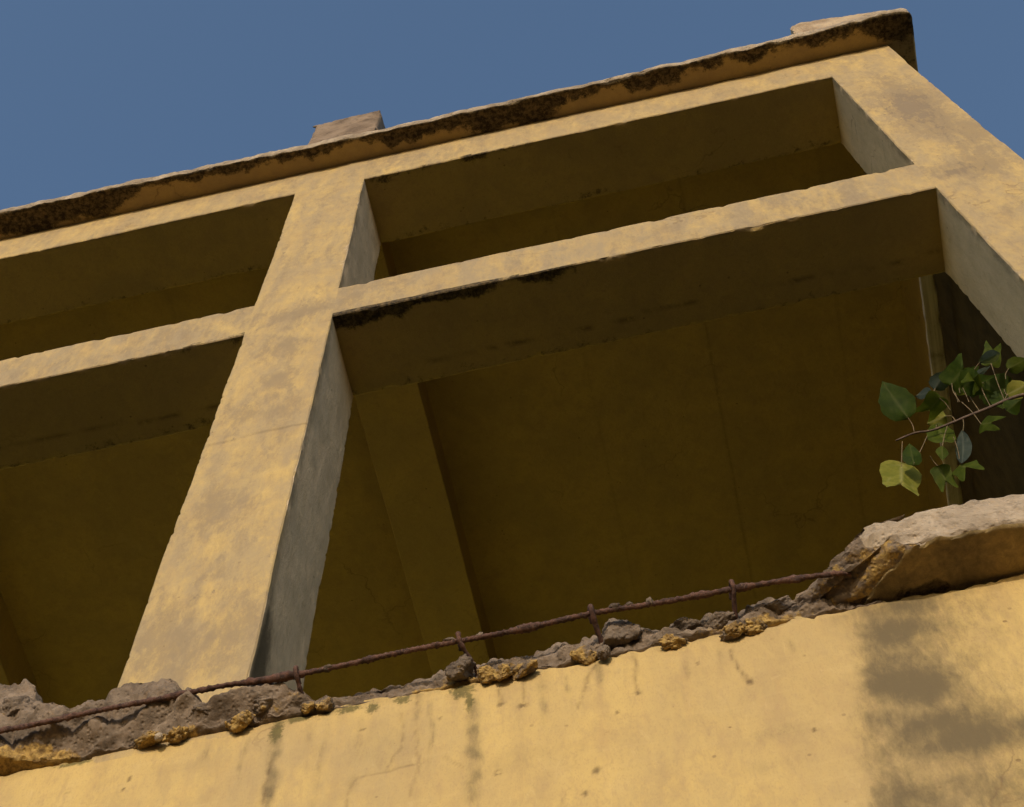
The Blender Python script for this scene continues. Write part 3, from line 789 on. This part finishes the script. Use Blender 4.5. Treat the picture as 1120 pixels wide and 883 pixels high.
OUT_OV = [(0, 0), (.10, .30), (.25, .46), (.42, .50), (.6, .42), (.78, .24), (.92, .08), (1, 0)]
OUT_LB = [(0, 0), (-.04, .22), (.0, .40), (.10, .54), (.36, .45), (.62, .43), (.84, .42), (1.05, .40), (.88, .24), (.68, .10), (.58, 0)]
OUT_NR = [(0, 0), (.15, .3), (.4, .5), (.65, .42), (.85, .2), (1, 0)]
def leaf(base, tip, pet, width, mat, kind, seed, roll=0.0, label=None):
    rnd = random.Random(seed)
    out = {'o': OUT_OV, 'l': OUT_LB, 'n': OUT_NR}[kind]
    B, T, P = V(base), V(tip), V(pet)
    ax = T - B; L = ax.length; ax.normalize()
    view = (B - V((1.18, -1.726, -5.033))).normalized()
    # the blade faces mostly down and out to the street, turned a little about its midrib
    side = ax.cross(V((0, -.62, -.78))).normalized()
    side = Matrix.Rotation(roll + rnd.uniform(-.25, .25), 3, ax) @ side
    nrm = side.cross(ax).normalized()
    NA, NB = 14, 6
    bm = bmesh.new(); g = {}
    curl = rnd.uniform(.05, .18) * (.3 if kind == 'l' else 1); fold = rnd.uniform(.12, .32); wave = rnd.uniform(0, 6)
    ph = [out[0]] + list(out)
    for i in range(NA + 1):
        f = i / NA
        # outline point at fraction f of the outline's length in parameter
        k = f * (len(out) - 1); a = int(min(k, len(out) - 2)); t = k - a
        ou = out[a][0] + (out[a + 1][0] - out[a][0]) * t
        ow = out[a][1] + (out[a + 1][1] - out[a][1]) * t
        if kind != 'n': ow *= 1 + .05 * math.sin(f * 31 + seed)
        um = out[-1][0] * f
        for j in range(-NB, NB + 1):
            s = abs(j) / NB
            u = um + (ou - um) * s
            w = ow * s * (1 if j > 0 else -1)
            h = fold * width * s * (ow) + .10 * width * math.sin(5 * u + wave) * s - curl * L * (u - .3) ** 2
            p = B + ax * (u * L) + side * (w * width) + nrm * (-h)
            g[i, j] = bm.verts.new(p)
    for i in range(NA):
        for j in range(-NB, NB):
            try: bm.faces.new((g[i, j], g[i + 1, j], g[i + 1, j + 1], g[i, j + 1]))
            except ValueError: pass
    bmesh.ops.remove_doubles(bm, verts=bm.verts, dist=1e-5)
    mid = [B + ax * (out[-1][0] * f / 20 * L) - nrm * (-curl * L * (f / 20 * out[-1][0] - .3) ** 2) for f in range(21)]
    def vein(p):
        t = (p - B).dot(ax); w = abs((p - B).dot(side))
        v = max(0, 1 - w / (width * .05))
        q = (t - w * .9) / max(L, 1e-4) * 5.0
        v2 = max(0, 1 - abs(q - round(q)) / .10) * .55
        return max(v, v2)
    o = tpart('leaf', bm, mat, sharp=None, attrs={'vein': vein})
    if label: o['label'] = label
    bm = bmesh.new()
    m = (P + B) / 2 + V((rnd.uniform(-.004, .004), rnd.uniform(-.004, .004), .005))
    cc = catmull([P, m, B + ax * (L * .05)], 6)
    tube(bm, cc, .0011, 6)
    s = link('leaf_stalk', bm, PET, None, sharp=None)
    s.parent = o
LEAVES = [
 ((1.854, .074, -1.436), (1.826, .026, -1.313), (1.859, .1, -1.468), .088, LD, 'o', 0.0, None),
 ((1.787, .09, -1.641), (1.742, .048, -1.848), (1.821, .1, -1.503), .095, LL, 'l', 0.0, 'large pale yellow-green lobed leaf'),
 ((1.803, .057, -1.71), (1.813, .045, -1.63), (1.882, .1, -1.501), .045, LD, 'o', 0.0, None),
 ((1.97, .142, -1.176), (1.941, .178, -1.115), (1.945, .1, -1.328), .034, LB, 'o', .4, None),
 ((1.975, .127, -1.201), (2.013, .093, -1.175), (1.949, .1, -1.33), .050, LB, 'o', 0, None),
 ((2.009, .104, -1.241), (2.084, .077, -1.168), (2.001, .1, -1.357), .075, LD, 'l', .2, None),
 ((2.092, .067, -1.219), (2.134, .02, -1.288), (2.05, .1, -1.265), .034, LB, 'n', .3, None),
 ((1.953, .071, -1.368), (1.902, .123, -1.358), (1.968, .1, -1.396), .060, LM, 'l', -.3, None),
 ((1.965, .133, -1.351), (1.917, .15, -1.339), (1.964, .1, -1.45), .056, LL, 'o', 0, None),
 ((1.931, .13, -1.401), (1.907, .093, -1.584), (1.91, .1, -1.477), .070, LM, 'o', .3, None),
 ((1.895, .081, -1.599), (1.879, .096, -1.65), (1.939, .1, -1.47), .030, LM, 'o', 0, None),
 ((1.876, .123, -1.624), (1.879, .146, -1.702), (1.862, .1, -1.604), .048, LM, 'l', .2, None),
 ((1.929, .138, -1.604), (1.924, .088, -1.735), (1.937, .1, -1.533), .070, LM, 'l', .2, None),
 ((1.969, .111, -1.494), (1.93, .131, -1.633), (1.983, .1, -1.448), .042, LB, 'n', .5, 'hanging blue-green leaf'),
 ((2.012, .101, -1.494), (2.04, .062, -1.577), (2.005, .1, -1.359), .046, LM, 'l', -.2, None),
 ((2.025, .097, -1.288), (2.066, .048, -1.327), (2.021, .1, -1.367), .080, LD, 'o', 0, None),
 ((2.111, .143, -1.166), (2.161, .187, -1.265), (2.063, .1, -1.302), .095, LD, 'o', 0, None),
 ((2.117, .105, -1.359), (2.175, .081, -1.37), (2.098, .1, -1.401), .055, LL, 'o', 0, None),
 ((2.055, .141, -1.173), (2.149, .15, -1.084), (2.015, .1, -1.306), .024, LB, 'n', 0, None),
 ((2.024, .138, -1.182), (2.063, .18, -1.155), (1.997, .1, -1.355), .028, LL, 'n', 0, None),
 ((2.086, .101, -1.454), (2.132, .091, -1.428), (2.096, .1, -1.405), .046, LD, 'o', 0, None),
 ((2.165, .11, -1.205), (2.224, .102, -1.183), (2.138, .1, -1.282), .046, LM, 'o', 0, None),
 ((2.045, .12, -1.22), (2.10, .10, -1.30), (2.03, .1, -1.43), .060, LD, 'l', .2, None),
 ((2.075, .08, -1.27), (2.03, .06, -1.36), (2.06, .1, -1.42), .055, LM, 'l', -.2, None),
 ((2.135, .13, -1.27), (2.10, .15, -1.36), (2.12, .1, -1.396), .065, LD, 'o', .1, None),
 ((2.12, .08, -1.22), (2.155, .05, -1.14), (2.10, .1, -1.40), .050, LM, 'l', 0, None),
]
for i, (b, t, q, w, m, k, r, lb) in enumerate(LEAVES): leaf(b, t, q, w, m, k, 40 + i, r, lb)

# ------------------------------------------------------------------ ground
bm = bmesh.new(); bmesh.ops.create_grid(bm, x_segments=40, y_segments=40, size=600)
g = link('ground', bm, GR, None); g.location = (0, 0, GZ)
g['label'] = 'dry bare earth street in front of the building'; g['kind'] = 'structure'; g['category'] = 'ground'

# ------------------------------------------------------------------ daylight
SUN_EL, SUN_AZ = 13.0, 0.5            # azimuth measured from the facade's normal, to the right
w = bpy.data.worlds.new('World'); sc.world = w; w.use_nodes = True
nt = w.node_tree
sky = nt.nodes.new('ShaderNodeTexSky'); sky.sky_type = 'NISHITA'; sky.sun_disc = False
sky.sun_elevation = RAD(SUN_EL); sky.sun_rotation = RAD(180 - SUN_AZ)
sky.air_density = 1.0; sky.dust_density = 1.1; sky.ozone_density = 2.0
bg = nt.nodes['Background']; bg.inputs['Strength'].default_value = 0.15
nt.links.new(sky.outputs[0], bg.inputs[0])
ld = bpy.data.lights.new('sun', 'SUN'); ld.energy = 2.0; ld.angle = RAD(0.5); ld.color = (1.0, 0.88, 0.75)
lo = bpy.data.objects.new('sun', ld); col.objects.link(lo)
dirv = V((math.sin(RAD(SUN_AZ)) * math.cos(RAD(SUN_EL)), -math.cos(RAD(SUN_AZ)) * math.cos(RAD(SUN_EL)), math.sin(RAD(SUN_EL))))
lo.rotation_euler = dirv.to_track_quat('Z', 'Y').to_euler(); lo.location = dirv * 30

# ------------------------------------------------------------------ camera
cd = bpy.data.cameras.new('camera'); cam = bpy.data.objects.new('camera', cd); col.objects.link(cam)
cd.sensor_width = 36.0; cd.lens = 56.955; cd.clip_start = 0.05; cd.clip_end = 2000
R = ((0.9768198672837632, 0.21307229310756476, -0.020570483456039915),
     (-0.20339698986184043, 0.8938982359260486, -0.3994691581629811),
     (-0.06672789068203483, 0.39439338447568106, 0.9165158192235112))
m = Matrix(((R[0][0], -R[1][0], -R[2][0], 1.1799), (R[0][1], -R[1][1], -R[2][1], -1.7258), (R[0][2], -R[1][2], -R[2][2], -5.0330), (0, 0, 0, 1)))
cam.matrix_world = m
sc.camera = cam

sc.render.engine = 'CYCLES'
sc.cycles.max_bounces = 8; sc.cycles.diffuse_bounces = 6
sc.cycles.use_denoising = True
sc.view_settings.view_transform = 'Standard'; sc.view_settings.look = 'None'
sc.view_settings.exposure = 0.45; sc.view_settings.gamma = 1.0
sc.view_settings.use_curve_mapping = False
